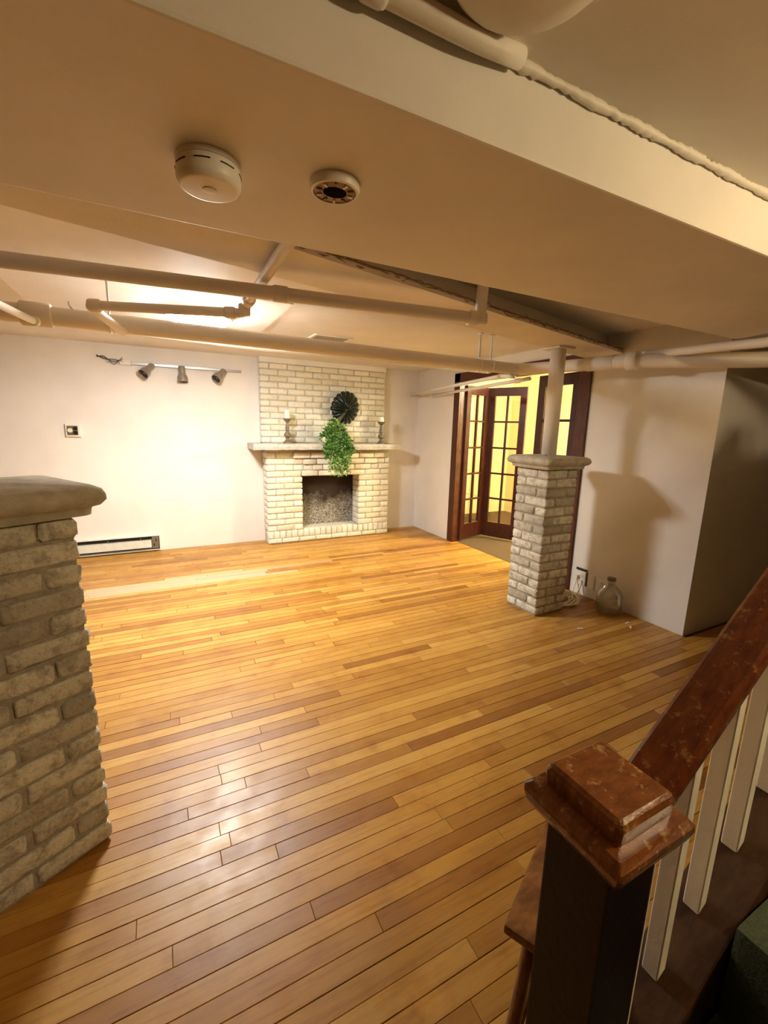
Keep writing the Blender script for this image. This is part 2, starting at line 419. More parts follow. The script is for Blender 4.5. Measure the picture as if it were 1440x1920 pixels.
FST = [brick_mesh('fb%d' % i, BL, CH-.011, .095, 40+i, .006, .0022, 'fbrick') for i in range(4)]
FHD = [brick_mesh('fh%d' % i, .093, CH-.011, .095, 60+i, .006, .0022, 'fbrick') for i in range(3)]
FSO = [brick_mesh('fs%d' % i, .060, .086, .095, 70+i, .006, .0022, 'fbrick') for i in range(3)]
def frow(xa, xb, z, yfront, start, h=CH-.011):
    """lay one course between xa and xb, first brick cut to the fraction start"""
    x = xa; first = True
    while x < xb - .03:
        L = BL*start if first else BL
        first = False
        if xb - (x+L) < .05: L = xb - x
        if L > BL*1.15: L = L/2
        m_ = R0.choice(FST) if L > .13 else R0.choice(FHD); ref = BL if L > .13 else .093
        put(m_, fp, fx(x+L/2, yfront+.0475+R0.uniform(-.003, .003), z+R0.uniform(-.001, .001)), 0, ((L-.001)/ref, 1, h/(CH-.011)))
        x += L + .010
# bottom stretchers, soldier course
frow(X0, X1, .030, YF-.004, .8, .052)
x = X0 + .03
while x < X1 - .02:
    put(R0.choice(FSO), fp, fx(x, YF+.0475+R0.uniform(-.004, .002), .105)); x += .0722
z = .155 + (CH-.011)/2; k = 0
while k < 13:
    st = 1.0 if k % 2 else .5
    if z < OZ1 - .02:
        frow(X0, OX0, z, YF, st); frow(OX1, X1, z, YF, 1.5-st)
        put(R0.choice(FHD), fp, fx(OX1+.05, YF+.155, z), math.pi/2, (1.1, 1, 1))       # right reveal
    else:
        q = k - 10                       # corbelled courses over the opening
        if q >= 0:
            a, b_ = (1.62-.12*q, 2.38+.09*q)
            frow(X0, a-.005, z, YF, st); frow(a, b_, z, YF-.016-.013*q, .6+.2*q); frow(b_+.01, X1, z, YF, .5)
        else:
            frow(X0, X1, z, YF, st)
    put(R0.choice(FHD), fp, fx(X0+.048, YF+.16, z), math.pi/2, (1.05, 1, 1))           # left flank
    z += CH; k += 1
z = 1.19 + .03; k = 0; ch = .0685
while z < H - .05:
    last = z > H - .13
    frow(1.05, 2.63, z, 5.15 - (.008 if last else 0), 1.0 if k % 2 else .5, .058)
    z += ch; k += 1
fbox('plaster_band', (1.045, 2.635, 5.135, YB-.003, z-.034, H-.001), MT['patch'], .006)
# mantel slab
bm = bmesh.new()
pts = []
nx = 28
for i in range(nx+1):
    t = i/nx; xx = .905 + t*(2.735-.905)
    pts.append((xx, 4.875 + R0.uniform(-.006, .006)))
pts += [(2.735, YB-.004), (2.632, YB-.004), (2.632, 5.148), (1.048, 5.148), (1.048, YB-.004), (.905, YB-.004)]
lo = [bm.verts.new((a-FPO.x + R0.uniform(-.002, .002), b_-FPO.y, 1.118 + (R0.uniform(-.004, .004) if b_ < 5 else 0))) for a, b_ in pts]
mi = [bm.verts.new((a-FPO.x, b_-FPO.y-(.006 if b_ < 5 else 0)+R0.uniform(-.003, .003)*(b_ < 5), 1.155)) for a, b_ in pts]
hi = [bm.verts.new((a-FPO.x, b_-FPO.y+(.006 if b_ < 5 else 0), 1.183)) for a, b_ in pts]
n = len(pts)
for A, B in ((lo, mi), (mi, hi)):
    for i in range(n): bm.faces.new((A[i], A[(i+1) % n], B[(i+1) % n], B[i]))
bm.faces.new(hi); bm.faces.new(lo[::-1])
o = bm_obj('mantel_shelf', bm, MT['mantel'], fp); o['label'] = 'rough grey stone mantel slab'

# ---- brick columns with stone cap
CW, CH2, NC = .315, .0700, 16
CST = [brick_mesh('cs%d' % i, .212, CH2-.010, .096, 90+i, .009, .0038) for i in range(6)]
def square_loft(bm, prof, rad=.03, n=5, jit=0):
    rings = []
    for hw, z in prof:
        ring = []
        for q in range(4):
            cx, cy_ = ((1, 1), (-1, 1), (-1, -1), (1, -1))[q]
            for k in range(n):
                a = math.pi/2*(q + k/(n-1))
                ring.append(bm.verts.new((cx*(hw-rad)+rad*math.cos(a)+R0.uniform(-jit, jit), cy_*(hw-rad)+rad*math.sin(a)+R0.uniform(-jit, jit), z)))
        rings.append(ring)
    m_ = 4*n
    for a, b_ in zip(rings, rings[1:]):
        for k in range(m_): bm.faces.new((a[k], a[(k+1) % m_], b_[(k+1) % m_], b_[k]))
    bm.faces.new(rings[0][::-1]); bm.faces.new(rings[-1])
def column(label, loc, rz):
    t = thing('brick_column', label, 'column', loc, rz, 'brick columns under the steel beam')
    h = CW/2
    o = boxo('mortar_core', (-h+.012, h-.012, -h+.012, h-.012, 0, NC*CH2+.008), MT['mortar'], t)
    for c in range(NC):
        z = CH2*(c+.5) + .003
        for s in range(4):
            a = s*math.pi/2
            ux, uy = math.cos(a), math.sin(a); vx, vy = math.sin(a), -math.cos(a)   # u along the face, v outwards
            sh = (-1 if c % 2 else 1)*(h - .106)
            d = h - .048 + R0.uniform(-.004, .002)
            L = 1.0 + R0.uniform(-.05, .0)
            put(R0.choice(CST), t, (ux*sh + vx*d, uy*sh + vy*d, z), a + R0.uniform(-.008, .008), (L, 1, 1))
    bm = bmesh.new(); zt = NC*CH2+.006
    square_loft(bm, [(h+.010, zt), (h+.034, zt), (h+.036, zt+.018), (h+.040, zt+.024), (h+.056, zt+.030), (h+.066, zt+.045), (h+.066, zt+.060), (h+.058, zt+.076), (h+.04, zt+.086), (.03, zt+.096)], .035, 6, .0008)
    o = bm_obj('cap', bm, MT['stone'], t, smooth=True); o.data.set_sharp_from_angle(angle=math.radians(50)); o['label'] = 'rounded grey stone cap'
    return t
column('brick column with stone cap standing in front of the glazed doors', (2.462+CW/2, 2.225+CW/2, 0), 0)
a30 = math.radians(30)
cr = Vector((-.228, 1.518)); eu = Vector((math.cos(a30), math.sin(a30))); ev = Vector((-math.sin(a30), math.cos(a30)))
cc = cr - eu*CW/2 + ev*CW/2
column('large brick column cut off by the left edge, turned at an angle', (cc.x, cc.y, 0), a30)
PZ = NC*CH2+.006+.096
def post(label, x, y):
    t = thing('steel_post', label, 'post', (x, y, PZ), 0, 'painted steel posts on the columns')
    tube('pipe_shaft', [(0, 0, 0), (0, 0, 1.988-PZ-.012)], .054, MT['pipe'], t, 24)
    boxo('top_plate', (-.08, .08, -.08, .08, 1.988-PZ-.012, 1.988-PZ), MT['beam'], t)
post('round cream post rising from the column before the doors', 2.462+CW/2, 2.225+CW/2)
post('round post on the column at the left edge', cc.x-.06, cc.y-.005)

# ---- I-beam, painted, running at an angle
bz = 1.99; sl = .248
t = thing('steel_beam', 'painted steel beam crossing the ceiling above the posts', 'beam', (0, 0, bz), 0, None, 'structure')
xa, xb = -1.5, 3.19
def slab(name, off0, off1, z0, z1, jit=0, n=1):
    bm = bmesh.new(); A = []
    for i in range(n+1):
        x = xa + (xb-xa)*i/n; yc = 2.30 + sl*(x-2.63)
        j = [R0.uniform(-jit, jit) for _ in range(4)]
        A.append([bm.verts.new((x, yc+off0+j[0], z0)), bm.verts.new((x, yc+off1+j[1], z0)), bm.verts.new((x, yc+off1+j[2], z1)), bm.verts.new((x, yc+off0+j[3], z1))])
    for a, b_ in zip(A, A[1:]):
        for k in range(4): bm.faces.new((a[k], a[(k+1) % 4], b_[(k+1) % 4], b_[k]))
    bm.faces.new(A[0]); bm.faces.new(A[-1][::-1])
    return bm_obj(name, bm, MT['beam'], t)
slab('bottom_flange', -.16, .16, .0, .018, .003, 40)
slab('web', -.012, .02, .018, H-bz-.001, .003, 30)
slab('plaster_haunch', .02, .12, .018, H-bz-.001)
bm = bmesh.new(); rr_ = random.Random(3)
for strand in range(3):
    P_ = []
    for i in range(90):
        x = .35 + 2.83*i/89; P_.append((x, 2.30+sl*(x-2.63)-.158+rr_.uniform(-.006, .006), .012+.008*strand+rr_.uniform(-.004, .006)))
    tube_bm(bm, P_, [rr_.uniform(.0015, .0045) for _ in P_], 5)
bm_obj('peeling_edge', bm, simple('peeled_paint', (.30, .19, .08), .9), t)

# ------------------------------------------------------------------ glazed bifold doors and casing
bm = bmesh.new()
box(bm, XR-.022, XR+.0, 4.30, 4.41, 0, 2.035); box(bm, XR-.022, XR, 2.53, 2.64, 0, 2.035); box(bm, XR-.022, XR, 2.53, 4.41, 1.935, 2.035)
tag(bm_obj('trim_1', bm, MT['casing'], bevel=.003, seg=1), 'dark red wooden casing around the wide doorway', 'door casing', kind='structure')
bm = bmesh.new()
box(bm, XR, XR+.115, DY1-.03, DY1, 0, DZ); box(bm, XR, XR+.115, DY0, DY0+.03, 0, DZ); box(bm, XR, XR+.115, DY0, DY1, DZ-.03, DZ)
tag(bm_obj('trim_2', bm, MT['casing']), 'dark wooden jamb lining inside the doorway', 'door jamb', kind='structure')
def leaf(name, label, a, b_, z0, z1, rows=5, cols=2, st=.08, mu=.022, top=.10, bot=.19):
    a = Vector(a); b_ = Vector(b_); L = (b_-a).length; rz = math.atan2(b_.y-a.y, b_.x-a.x); T = .035
    t = thing(name, label, 'door', (a.x, a.y, z0), rz, 'glazed bifold door leaves', 'structure'); h = z1-z0
    for x in (0, L-st): boxo('stile', (x, x+st, -T/2, T/2, 0, h), MT['door'], t, bevel=.002, seg=1)
    boxo('rail', (st, L-st, -T/2, T/2, h-top, h), MT['door'], t, bevel=.002, seg=1)
    boxo('rail', (st, L-st, -T/2, T/2, 0, bot), MT['door'], t, bevel=.002, seg=1)
    pw = (L-2*st-(cols-1)*mu)/cols; ph = (h-top-bot-(rows-1)*mu)/rows
    for c in range(1, cols): boxo('muntin', (st+c*pw+(c-1)*mu, st+c*(pw+mu), -T/2+.004, T/2-.004, bot, h-top), MT['door'], t)
    for r in range(1, rows): boxo('muntin', (st, L-st, -T/2+.005, T/2-.005, bot+r*ph+(r-1)*mu, bot+r*(ph+mu)), MT['door'], t)
    for c in range(cols):
        for r in range(rows):
            x = st+c*(pw+mu); z = bot+r*(ph+mu); boxo('pane', (x, x+pw, -.002, .002, z, z+ph), MT['pane'], t)
    return t
leaf('door_1', 'narrow glazed door leaf hinged at the left jamb', (3.27, 4.285), (3.70, 4.395), .03, 1.90)
leaf('door_2', 'glazed door leaf folded back, nearest the yellow wall gap', (3.715, 4.39), (3.915, 3.955), .03, 1.90)
leaf('door_3', 'glazed door leaf half hidden behind the cream post', (3.245, 3.13), (3.245, 2.66), .03, 1.90)

# ------------------------------------------------------------------ round ceiling lamp over the room
t = thing('ceiling_lamp', 'round glowing flush lamp on the ceiling', 'lamp', (.30, 3.40, H))
lathe('housing', [(.215, -.001), (.215, -.034), (.210, -.039), (.20, -.039), (.20, -.001)], MT['plast'], t)
lathe('diffuser', [(.199, -.004), (.199, -.0415), (.190, -.055), (.158, -.064), (.001, -.068)], emit('lamp_glow', (1, .985, .95), LED_POWER), t)
bm = bmesh.new(); box(bm, -.70, .80, 2.84, 3.92, H-.010, H-.0005)
tag(bm_obj('ceiling_patch', bm, MT['patch'], bevel=.004, seg=1), 'rectangular plasterboard patch around the round ceiling lamp', 'ceiling panel', kind='structure')
t.location.z = H-.010
# ---- vent
t = thing('ceiling_vent', 'small rectangular grille in the ceiling before the chimney', 'vent', (1.37, 3.765, H))
bm = bmesh.new()
for b in ((-.17, .17, -.135, -.11), (-.17, .17, .11, .135), (-.17, -.145, -.11, .11), (.145, .17, -.11, .11)): box(bm, *b, -.012, -.0005)
bm_obj('frame', bm, MT['plast'], t)
boxo('duct_opening', (-.145, .145, -.11, .11, -.004, -.0006), MT['grille'], t)
for i in range(9):
    y_ = -.1+.025*i; boxo('slat', (-.145, .145, y_-.007, y_+.007, -.010, -.0045), MT['grille'], t)
# ---- stair lamp (out of frame, two bulbs on a plate)
t = thing('stair_lamp', 'two bulb ceiling fixture above the stairs', 'lamp', (1.75, -.45, NZ))
lathe('plate', [(.11, -.001), (.11, -.02), (.09, -.03), (.001, -.03)], MT['plast'], t)
bulb = emit('warm_bulb', (1, .77, .45), STAIR_POWER)
for s in (-1, 1):
    lathe('socket', [(.02, -.03), (.02, -.06), (.001, -.06)], MT['plast'], t, (s*.055, 0, 0), 16)
    lathe('bulb', [(.012, -.06), (.024, -.08), (.030, -.10), (.026, -.12), (.012, -.132), (.001, -.134)], bulb, t, (s*.055, 0, 0), 20)
# ---- lamp of the yellow room
t = thing('den_lamp', 'round glass globe lamp in the yellow room', 'lamp', (4.55, 2.9, 2.25))
lathe('base', [(.09, -.001), (.09, -.02), (.05, -.04), (.001, -.04)], MT['plast'], t)
lathe('globe', [(.04, -.04)] + [(.12*math.sin(a), -.15+.12*math.cos(a)) for a in [math.pi*k/10 for k in range(1, 10)]] + [(.001, -.27)], emit('globe_glow', (1, .86, .58), DEN_POWER), t)

# ------------------------------------------------------------------ pipes
def pipe(label, pts, r, mat='pipe', bend=.05, fits=(), name='pipe', n=16):
    t = thing(name, label, 'pipe', pts[0], 0, 'painted pipes under the ceiling')
    o = Vector(pts[0]); L = [Vector(p)-o for p in pts]
    tube('run', L, r, MT[mat], t, n, bend)
    for p, d, rr, ll in fits:
        d = Vector(d).normalized(); p = Vector(p)-o
        bm = bmesh.new(); e = .007
        tube_bm(bm, [p-d*ll/2, p-d*(ll/2-e), p+d*(ll/2-e), p+d*ll/2], [rr*.88, rr, rr, rr*.88], n)
        bm_obj('coupling', bm, MT[mat], t, smooth=True)
    return t
a, b_ = Vector((-.80, 1.976, 1.90)), Vector((1.362, 1.717, 1.90))
d = (b_-a).normalized()
pipe('long thin pipe nearest the soffit ending in an upturned elbow', [a, b_, (1.368, 1.712, 2.138)], .026, bend=.03,
     fits=[(b_, (0, 0, 1), .034, .05), (b_-d*.04, d, .034, .05), (a+d*1.27, d, .031, .06)])
pipe('short pipe stepping down from the beam with a double elbow', [(.399, 1.43, 2.138), (.399, 1.43, 1.955), (.411, 2.275, 1.955), (.40, 2.285, 1.915), (-.245, 2.50, 1.91), (-.128, 2.772, 1.852)], .021, bend=.03,
     fits=[((.409, 2.20, 1.955), (.01, 1, 0), .028, .07), ((.403, 2.282, 1.93), (0, 0, 1), .028, .05), ((.34, 2.305, 1.9145), (-.65, .215, 0), .027, .05), ((-.22, 2.492, 1.91), (-.65, .215, 0), .029, .05)])
a = Vector((-2.4, 2.80, 1.905)); dx = Vector((1, .02, 0)).normalized()
pipe('thick main pipe crossing the whole room below the ceiling', [a, (-.5, 2.84, 1.905), (2.74, 2.90, 1.90), (2.83, 2.62, 1.895), (2.87, 1.99, 1.872), (3.19, 1.35, 1.835), (4.2, -.6, 1.82)], .046, bend=.09,
     fits=[((-.50, 2.84, 1.905), dx, .058, .13), ((2.876, 1.975, 1.872), (.15, -.6, -.02), .062, .07), ((2.855, 2.2, 1.88), (.05, -.6, -.02), .050, .22)], n=20)
pipe('thin bright pipe running beside the thick main pipe', [(-.49, 2.935, 1.893), (.66, 3.11, 1.891), (2.6, 3.12, 1.89)], .015, 'pipew', bend=.02,
     fits=[((-.47, 2.938, 1.893), (1, .15, 0), .021, .03), ((-.14, 2.988, 1.893), (1, .15, 0), .021, .03)])
pipe('thin white pipe entering from the left edge', [(-.66, 1.75, 1.852), (-.49, 2.72, 1.852)], .016, 'pipew', fits=[((-.49, 2.72, 1.852), (.17, .97, 0), .023, .03)])
pipe('upper pipe along the corner above the shaded wall', [(3.05, 2.04, 1.932), (2.80, 1.395, 1.876), (2.73, 1.17, 1.856), (2.38, 0, 1.83)], .025, fits=[((3.03, 1.99, 1.928), (-.25, -.65, -.05), .031, .05)])
pipe('painted pipe tucked into the corner above the soffit face', [(-.6, .682, 2.012), (.50, .682, 2.016), (.60, .69, 2.03)], .016, fits=[((.315, .682, 2.015), (1, 0, 0), .021, .04)])
pipe('white rail from the main pipe to the back wall', [(2.66, 2.86, 1.832), (2.685, 3.04, 1.855), (3.058, 5.258, 1.833)], .017, 'pipew', fits=[((3.053, 5.235, 1.833), (.15, 1, 0), .023, .03), ((2.69, 3.07, 1.8545), (.15, 1, 0), .022, .04)])
pipe('lower white rail ending on the side wall', [(2.76, 2.78, 1.818), (2.80, 3.0, 1.815), (3.185, 4.895, 1.808)], .016, 'pipew', fits=[((3.178, 4.88, 1.808), (.15, 1, 0), .021, .03), ((2.79, 2.95, 1.8155), (.15, 1, 0), .021, .06)])
# caulk bead along the soffit face
bm = bmesh.new(); P_ = []
for i in range(160):
    x = .58 + 1.6*i/159; P_.append((x, .7035+R0.uniform(-.0012, .0012), 2.0335+R0.uniform(-.0012, .0012)))
tube_bm(bm, P_, [.0085+.0018*math.sin(.37*i)+R0.uniform(-.0012, .0012) for i in range(len(P_))], 8)
tag(bm_obj('trim_3', bm, MT['pipe'], smooth=True), 'uneven caulk bead along the top of the soffit face', 'caulk', kind='structure')
t = thing('ceiling_cover', 'round painted plate on the ceiling at the top edge', 'ceiling plate', (.50, .555, NZ))
lathe('plate', [(.118, -.001), (.118, -.012), (.105, -.024), (.07, -.030), (.001, -.031)], MT['ceil'], t)
for k in range(2): lathe('screw', [(.006, -.028), (.006, -.034), (.001, -.035)], MT['silver'], t, (.05*(1 if k else -1), 0, 0), 10)
# hangers
def hanger(label, x, y, z, rr, strap=False):
    t = thing('pipe_hanger', label, 'hanger', (x, y, H), 0, 'hangers of the main pipe')
    tube('rod', [(0, 0, -.002), (0, 0, z-H+rr)], .0055 if not strap else .008, MT['pipew'], t, 8)
    lathe('ceiling_plate', [(.025, -.001), (.025, -.006), (.012, -.014), (.001, -.014)], MT['pipew'], t, n=16)
    bm = bmesh.new(); tube_bm(bm, [(0, rr*math.cos(q), z-H+rr*math.sin(q)) for q in [2*math.pi*k/24 for k in range(25)]], .005, 6)
    bm_obj('clamp_ring', bm, MT['pipew'], t, smooth=True)
hanger('thin rod hanger beside the short double elbow pipe', -.19, 2.846, 1.905, .050)
hanger('left rod of the hanger pair before the doors', 2.31, 2.893, 1.9005, .051, True)
hanger('right rod of the hanger pair before the doors', 2.43, 2.895, 1.9004, .051, True)
t = thing('ceiling_hook', 'small open hook screwed into the ceiling', 'hook', (-.452, 3.543, H))
tube('shank', [(0, 0, 0), (0, 0, -.03), (.012, 0, -.05), (.03, 0, -.065), (.028, 0, -.095), (0, 0, -.105), (-.025, 0, -.09)], .0045, MT['silver'], t, 8, .01)
lathe('flange', [(.014, -.001), (.012, -.006), (.001, -.006)], MT['pipew'], t, n=12)

# ------------------------------------------------------------------ smoke detectors
t = thing('smoke_detector', 'round ivory smoke detector with dark side slots', 'detector', (.122, 1.022, SZ))
lathe('base_plate', [(.060, -.0005), (.060, -.010), (.057, -.011), (.001, -.011)], MT['plast'], t, n=48)
lathe('body', [(.0595, -.011), (.0605, -.030), (.0600, -.038), (.055, -.047), (.049, -.049), (.001, -.049)], MT['plast'], t, n=48)
lathe('test_button', [(.0135, -.0485), (.0135, -.0505), (.0125, -.051), (.001, -.051)], MT['plast'], t, n=24)
for k in range(8):
    a0 = 2*math.pi*k/8 + .25; bm = bmesh.new()
    P_ = [(.0602*math.cos(a0+q*.08), .0602*math.sin(a0+q*.08), -.0215) for q in range(7)]; tube_bm(bm, P_, .0013, 6)
    bm_obj('slot', bm, MT['black'], t)
t = thing('detector_base', 'bare mounting base of a removed detector with dark centre hole', 'detector base', (.366, .972, SZ))
lathe('ring', [(.053, -.0005), (.053, -.010), (.050, -.017), (.045, -.018), (.045, -.008), (.001, -.008)], MT['plast'], t, n=40)
lathe('inner_disc', [(.0445, -.008), (.0445, -.015), (.040, -.0165), (.001, -.0165)], MT['rust'], t, n=40)
bm = bmesh.new(); lathe_bm(bm, [(.021, -.0165), (.021, -.0175), (.001, -.0176)], 24); 
for v in bm.verts: v.co.x *= 1.2
bm_obj('wire_hole', bm, simple('hole_black', (.004, .003, .002), .95, spec=.05, bstr=0), t)
for k in range(10):
    q = 2*math.pi*k/10; M_ = Matrix.Translation((.034*math.cos(q), .034*math.sin(q), -.018)) @ Matrix.Rotation(q, 4, 'Z')
    bm = bmesh.new(); box(bm, -.006, .006, -.0025, .0025, -.0015, .0015, M_); bm_obj('contact_slot', bm, MT['brown'] if k % 2 else MT['plast'], t)

# ------------------------------------------------------------------ track light on back wall
t = thing('track_light', 'grey track light bar with three spot heads on back wall', 'track light', (.33, YB, 1.965))
boxo('track', (-.53, .535, -.035, -.001, -.012, .012), MT['silver'], t, bevel=.002, seg=1)
boxo('splice_box', (-.63, -.53, -.03, -.001, -.02, .035), MT['plast'], t, bevel=.003, seg=1)
boxo('tape_wrap', (-.74, -.62, -.02, -.001, -.005, .022), MT['tape'], t)
for k in range(3):
    tube('wire', fillet([(-.82, -.01, .06-.01*k), (-.76, -.02, .02+.02*k), (-.68, -.024, .03-.03*k), (-.60, -.03, .01+.02*k)], .03), .003, MT['black'], t, 6)
def head(x, aim):
    aim = Vector(aim).normalized(); u = Vector((0, 0, 1)); q = Vector((0, 0, 1)).rotation_difference(-aim).to_matrix().to_4x4()
    base = Vector((x, -.06, -.03)); s = Matrix.Translation(base) @ q
    h_ = lathe('spot_head', [(.030, .035), (.033, .03), (.033, -.035), (.036, -.05), (.050, -.075), (.052, -.125), (.0485, -.126), (.0475, -.10), (.03, -.07), (.001, -.068)], MT['silver'], t, n=28, M_=s)
    lathe('lamp_face', [(.046, -.106), (.040, -.100), (.020, -.094), (.001, -.092)], MT['black'], h_, n=24, M_=s)
    lathe('bulb', [(.016, -.093), (.015, -.104), (.001, -.107)], MT['silver'], h_, n=16, M_=s)
    tube('knuckle', [(x, -.034, .0), (x, -.06, -.005)], .012, MT['silver'], h_, 10)
head(-.36, (-.55, -.55, -.62)); head(-.07, (.03, -.15, -1)); head(.33, (-.60, -.5, -.62))
# ---- thermostat
t = thing('thermostat', 'small square wall thermostat with brown face and white knob', 'thermostat', (-.746, YB, 1.292))
boxo('plate', (-.062, .062, -.022, -.001, -.062, .062), MT['plast'], t, bevel=.005)
boxo('face', (-.048, .040, -.0245, -.0215, -.045, .045), MT['brown'], t)
Rx = Matrix.Rotation(math.pi/2, 4, 'X')
lathe('knob', [(.022, .02), (.022, .034), (.018, .038), (.001, .038)], MT['plast'], t, (-.024, 0, 0), 24, Rx)
for dz in (.021, -.021): lathe('dial', [(.019, .02), (.019, .029), (.001, .029)], MT['black'], t, (.020, 0, dz), 20, Rx)
# ---- baseboard heater
t = thing('baseboard_heater', 'low electric baseboard heater with open front on back wall', 'heater', (-.45, YB, 0))
bm = bmesh.new(); box(bm, -.55, .385, -.010, -.001, .015, .18); box(bm, -.55, .385, -.045, -.01, .172, .18); box(bm, -.55, .385, -.045, -.01, .015, .022); box(bm, .378, .385, -.045, -.01, .022, .172)
bm_obj('casing', bm, MT['heater'], t)
boxo('dark_cavity', (-.55, .378, -.020, -.0101, .022, .172), MT['dark'], t)
bm = bmesh.new(); box(bm, -.55, .30, -.050, -.044, .048, .135); box(bm, -.55, .30, -.050, -.030, .130, .135)
bm_obj('front_panel', bm, MT['heater'], t, bevel=.002, seg=1)
boxo('lower_rail', (-.55, .30, -.047, -.040, .028, .036), MT['hmetal'], t)
boxo('terminal_box', (.305, .372, -.040, -.0201, .035, .165), MT['hmetal'], t, bevel=.002, seg=1)
for k in range(3): lathe('screw', [(.006, 0), (.006, .004), (.001, .005)], MT['hmetal'], t, (-.4+.3*k, -.045, .150), 10, Matrix.Rotation(math.pi/2, 4, 'X'))
for k in range(2): boxo('wire_clip', (.32+.02*k, .33+.02*k, -.045, -.040, .06+.05*k, .09+.05*k), MT['black'], t)

# ------------------------------------------------------------------ mantel ornaments
def candlestick(label, x, y, s, ch):
    t = thing('candlestick', label, 'candlestick', (x, y, 1.1835), 0, 'candlesticks on the mantel')
    prof = [(.056, 0), (.056, .010), (.050, .018), (.034, .030), (.026, .040), (.020, .052), (.018, .060), (.026, .068), (.040, .084), (.043, .098), (.036, .115), (.022, .130), (.017, .140), (.026, .146), (.026, .152), (.022, .158), (.024, .175), (.021, .20), (.015, .22), (.014, .235), (.024, .245), (.034, .258), (.050, .275), (.052, .281), (.046, .283), (.030, .272), (.001, .270)]
    lathe('holder', [(r*.95, z*s) for r, z in prof], MT['bronze'], t)
    zt = .272*s
    c = thing('candle', 'cream pillar candle on the ' + ('left' if x < 2 else 'right') + ' mantel candlestick', 'candle', (x, y, 1.1835+zt), 0, 'pillar candles on the mantel')
    lathe('wax', [(.030, 0), (.031, ch-.004), (.028, ch), (.012, ch-.003), (.001, ch-.004)], MT['candle'], c, n=24)
    tube('wick', [(0, 0, ch-.004), (.002, 0, ch+.008)], .0015, MT['black'], c, 6)
candlestick('taller antique candlestick at the left end of the mantel', 1.308, 4.985, 1.0, .105)
candlestick('antique candlestick at the right end of the mantel', 2.503, 4.985, .97, .072)
# monstera leaf
LC = Vector((2.073, 5.02, 1.640))
t = thing('monstera_leaf', 'single dark split monstera leaf against the chimney breast', 'leaf', (1.90, 5.0, 1.20))
LO = Vector((1.90, 5.0, 1.20))
ax = Vector((.50, -.05, .78)).normalized()            # from stem to tip
sd = Vector((.82, .12, -.52)).normalized(); nr = ax.cross(sd).normalized()
if nr.y > 0: nr = -nr
bm = bmesh.new(); hub = LC - ax*.06
nl = 17
for k in range(nl):
    f0 = -2.95 + 5.9*k/nl + .004; f1 = -2.95 + 5.9*(k+1)/nl - .004
    prev = None; grid = []
    for i in range(7):
        row_ = []
        for j in range(5):
            a = f0 + (f1-f0)*j/4; am = (f0+f1)/2
            env = .205*(1 - .06*abs(math.sin(am)) + .12*max(0, math.cos(am))) * (1-.025*abs(j-2))
            if abs(am) > 2.2: env *= .92
            r_ = .012 + (env-.012)*i/6
            fullw = 1.1 if i < 3 else (1.0 if i < 5 else .96)
            aa = am + (a-am)*fullw
            p = hub + ax*(r_*math.cos(aa)) + sd*(r_*math.sin(aa)*.98) + nr*(.035*math.cos(r_*9) - .012*abs(j-2)/2 - 1.0*r_*r_)
            row_.append(bm.verts.new(p - LO))
        grid.append(row_)
    for i in range(6):
        for j in range(4): bm.faces.new((grid[i][j], grid[i][j+1], grid[i+1][j+1], grid[i+1][j]))
o = bm_obj('blade', bm, MT['leaf'], t, smooth=True)
md = o.modifiers.new('thick', 'SOLIDIFY'); md.thickness = .002
tube('stalk', fillet([LC-ax*.05+nr*.02-LO, LC-ax*.24-LO, Vector((.0, 0, .0))], .1), .0045, MT['stem'], t, 8)
# trailing ivy
t = thing('trailing_plant', 'bushy trailing green plant spilling over the mantel edge', 'plant', (1.86, 4.93, 1.185))
lathe('pot', [(.045, 0), (.055, .09), (.058, .10), (.05, .10), (.045, .08), (.001, .08)], MT['bronze'], t, (0, .06, 0), 20)
rg = random.Random(11); vs, fs, tn = [], [], []; sb = bmesh.new()
def leaflet(p, d, s, tone):
    d = d.normalized(); n_ = Vector((rg.uniform(-.6, .6), -1, rg.uniform(-.2, .8))).normalized(); sdv = d.cross(n_).normalized(); n_ = sdv.cross(d)
    i = len(vs)
    for q in (p, p+d*s*.4+sdv*s*.36+n_*s*.06, p+d*s*.8+sdv*s*.2, p+d*s, p+d*s*.8-sdv*s*.2, p+d*s*.4-sdv*s*.36+n_*s*.06): vs.append(q)
    vs.append(p+d*s*.5-n_*s*.07)
    for k in range(6): fs.append((i+k, i+(k+1) % 6, i+6)); tn.append(tone)
for v_ in range(190):
    a = rg.uniform(-math.pi, math.pi); el = rg.uniform(.1, 1.4)
    top = Vector((math.cos(a)*math.cos(el)*rg.uniform(.08, .20), math.sin(a)*math.cos(el)*rg.uniform(.02, .10)+.02, .10+math.sin(el)*rg.uniform(.03, .22)))
    if top.y > .17: top.y = .1
    pts_ = [Vector((rg.uniform(-.03, .03), .05+rg.uniform(-.02, .02), .09)), top]
    if v_ % 3 != 2:
        dx_ = rg.uniform(-.17, .20); dl = rg.choice([.05, .15, .22, .30, .36])*rg.uniform(.6, 1.0)*(1 if -.10 < dx_ < .13 else .45)
        pts_ += [Vector((top.x*.5+dx_*.7, -.10, .04)), Vector((dx_, -.10, -.04-dl*.4)), Vector((dx_+rg.uniform(-.03, .05), -.085, -.04-dl))]
    L_ = fillet(pts_, .06, 4); tube_bm(sb, L_, .0014, 4)
    for a_, b2 in zip(L_, L_[1:]):
        k = max(1, int((b2-a_).length/.011))
        for q in range(k):
            p_ = a_.lerp(b2, q/k)
            if p_.z < .06 and rg.random() < .25: continue
            dd = Vector((rg.uniform(-1, 1), rg.uniform(-1, .2), rg.uniform(-.9, .5)))
            leaflet(p_, dd, rg.uniform(.022, .040), min(1, max(0, rg.gauss(.45, .25) - (p_.z < -.12)*(-.2))))
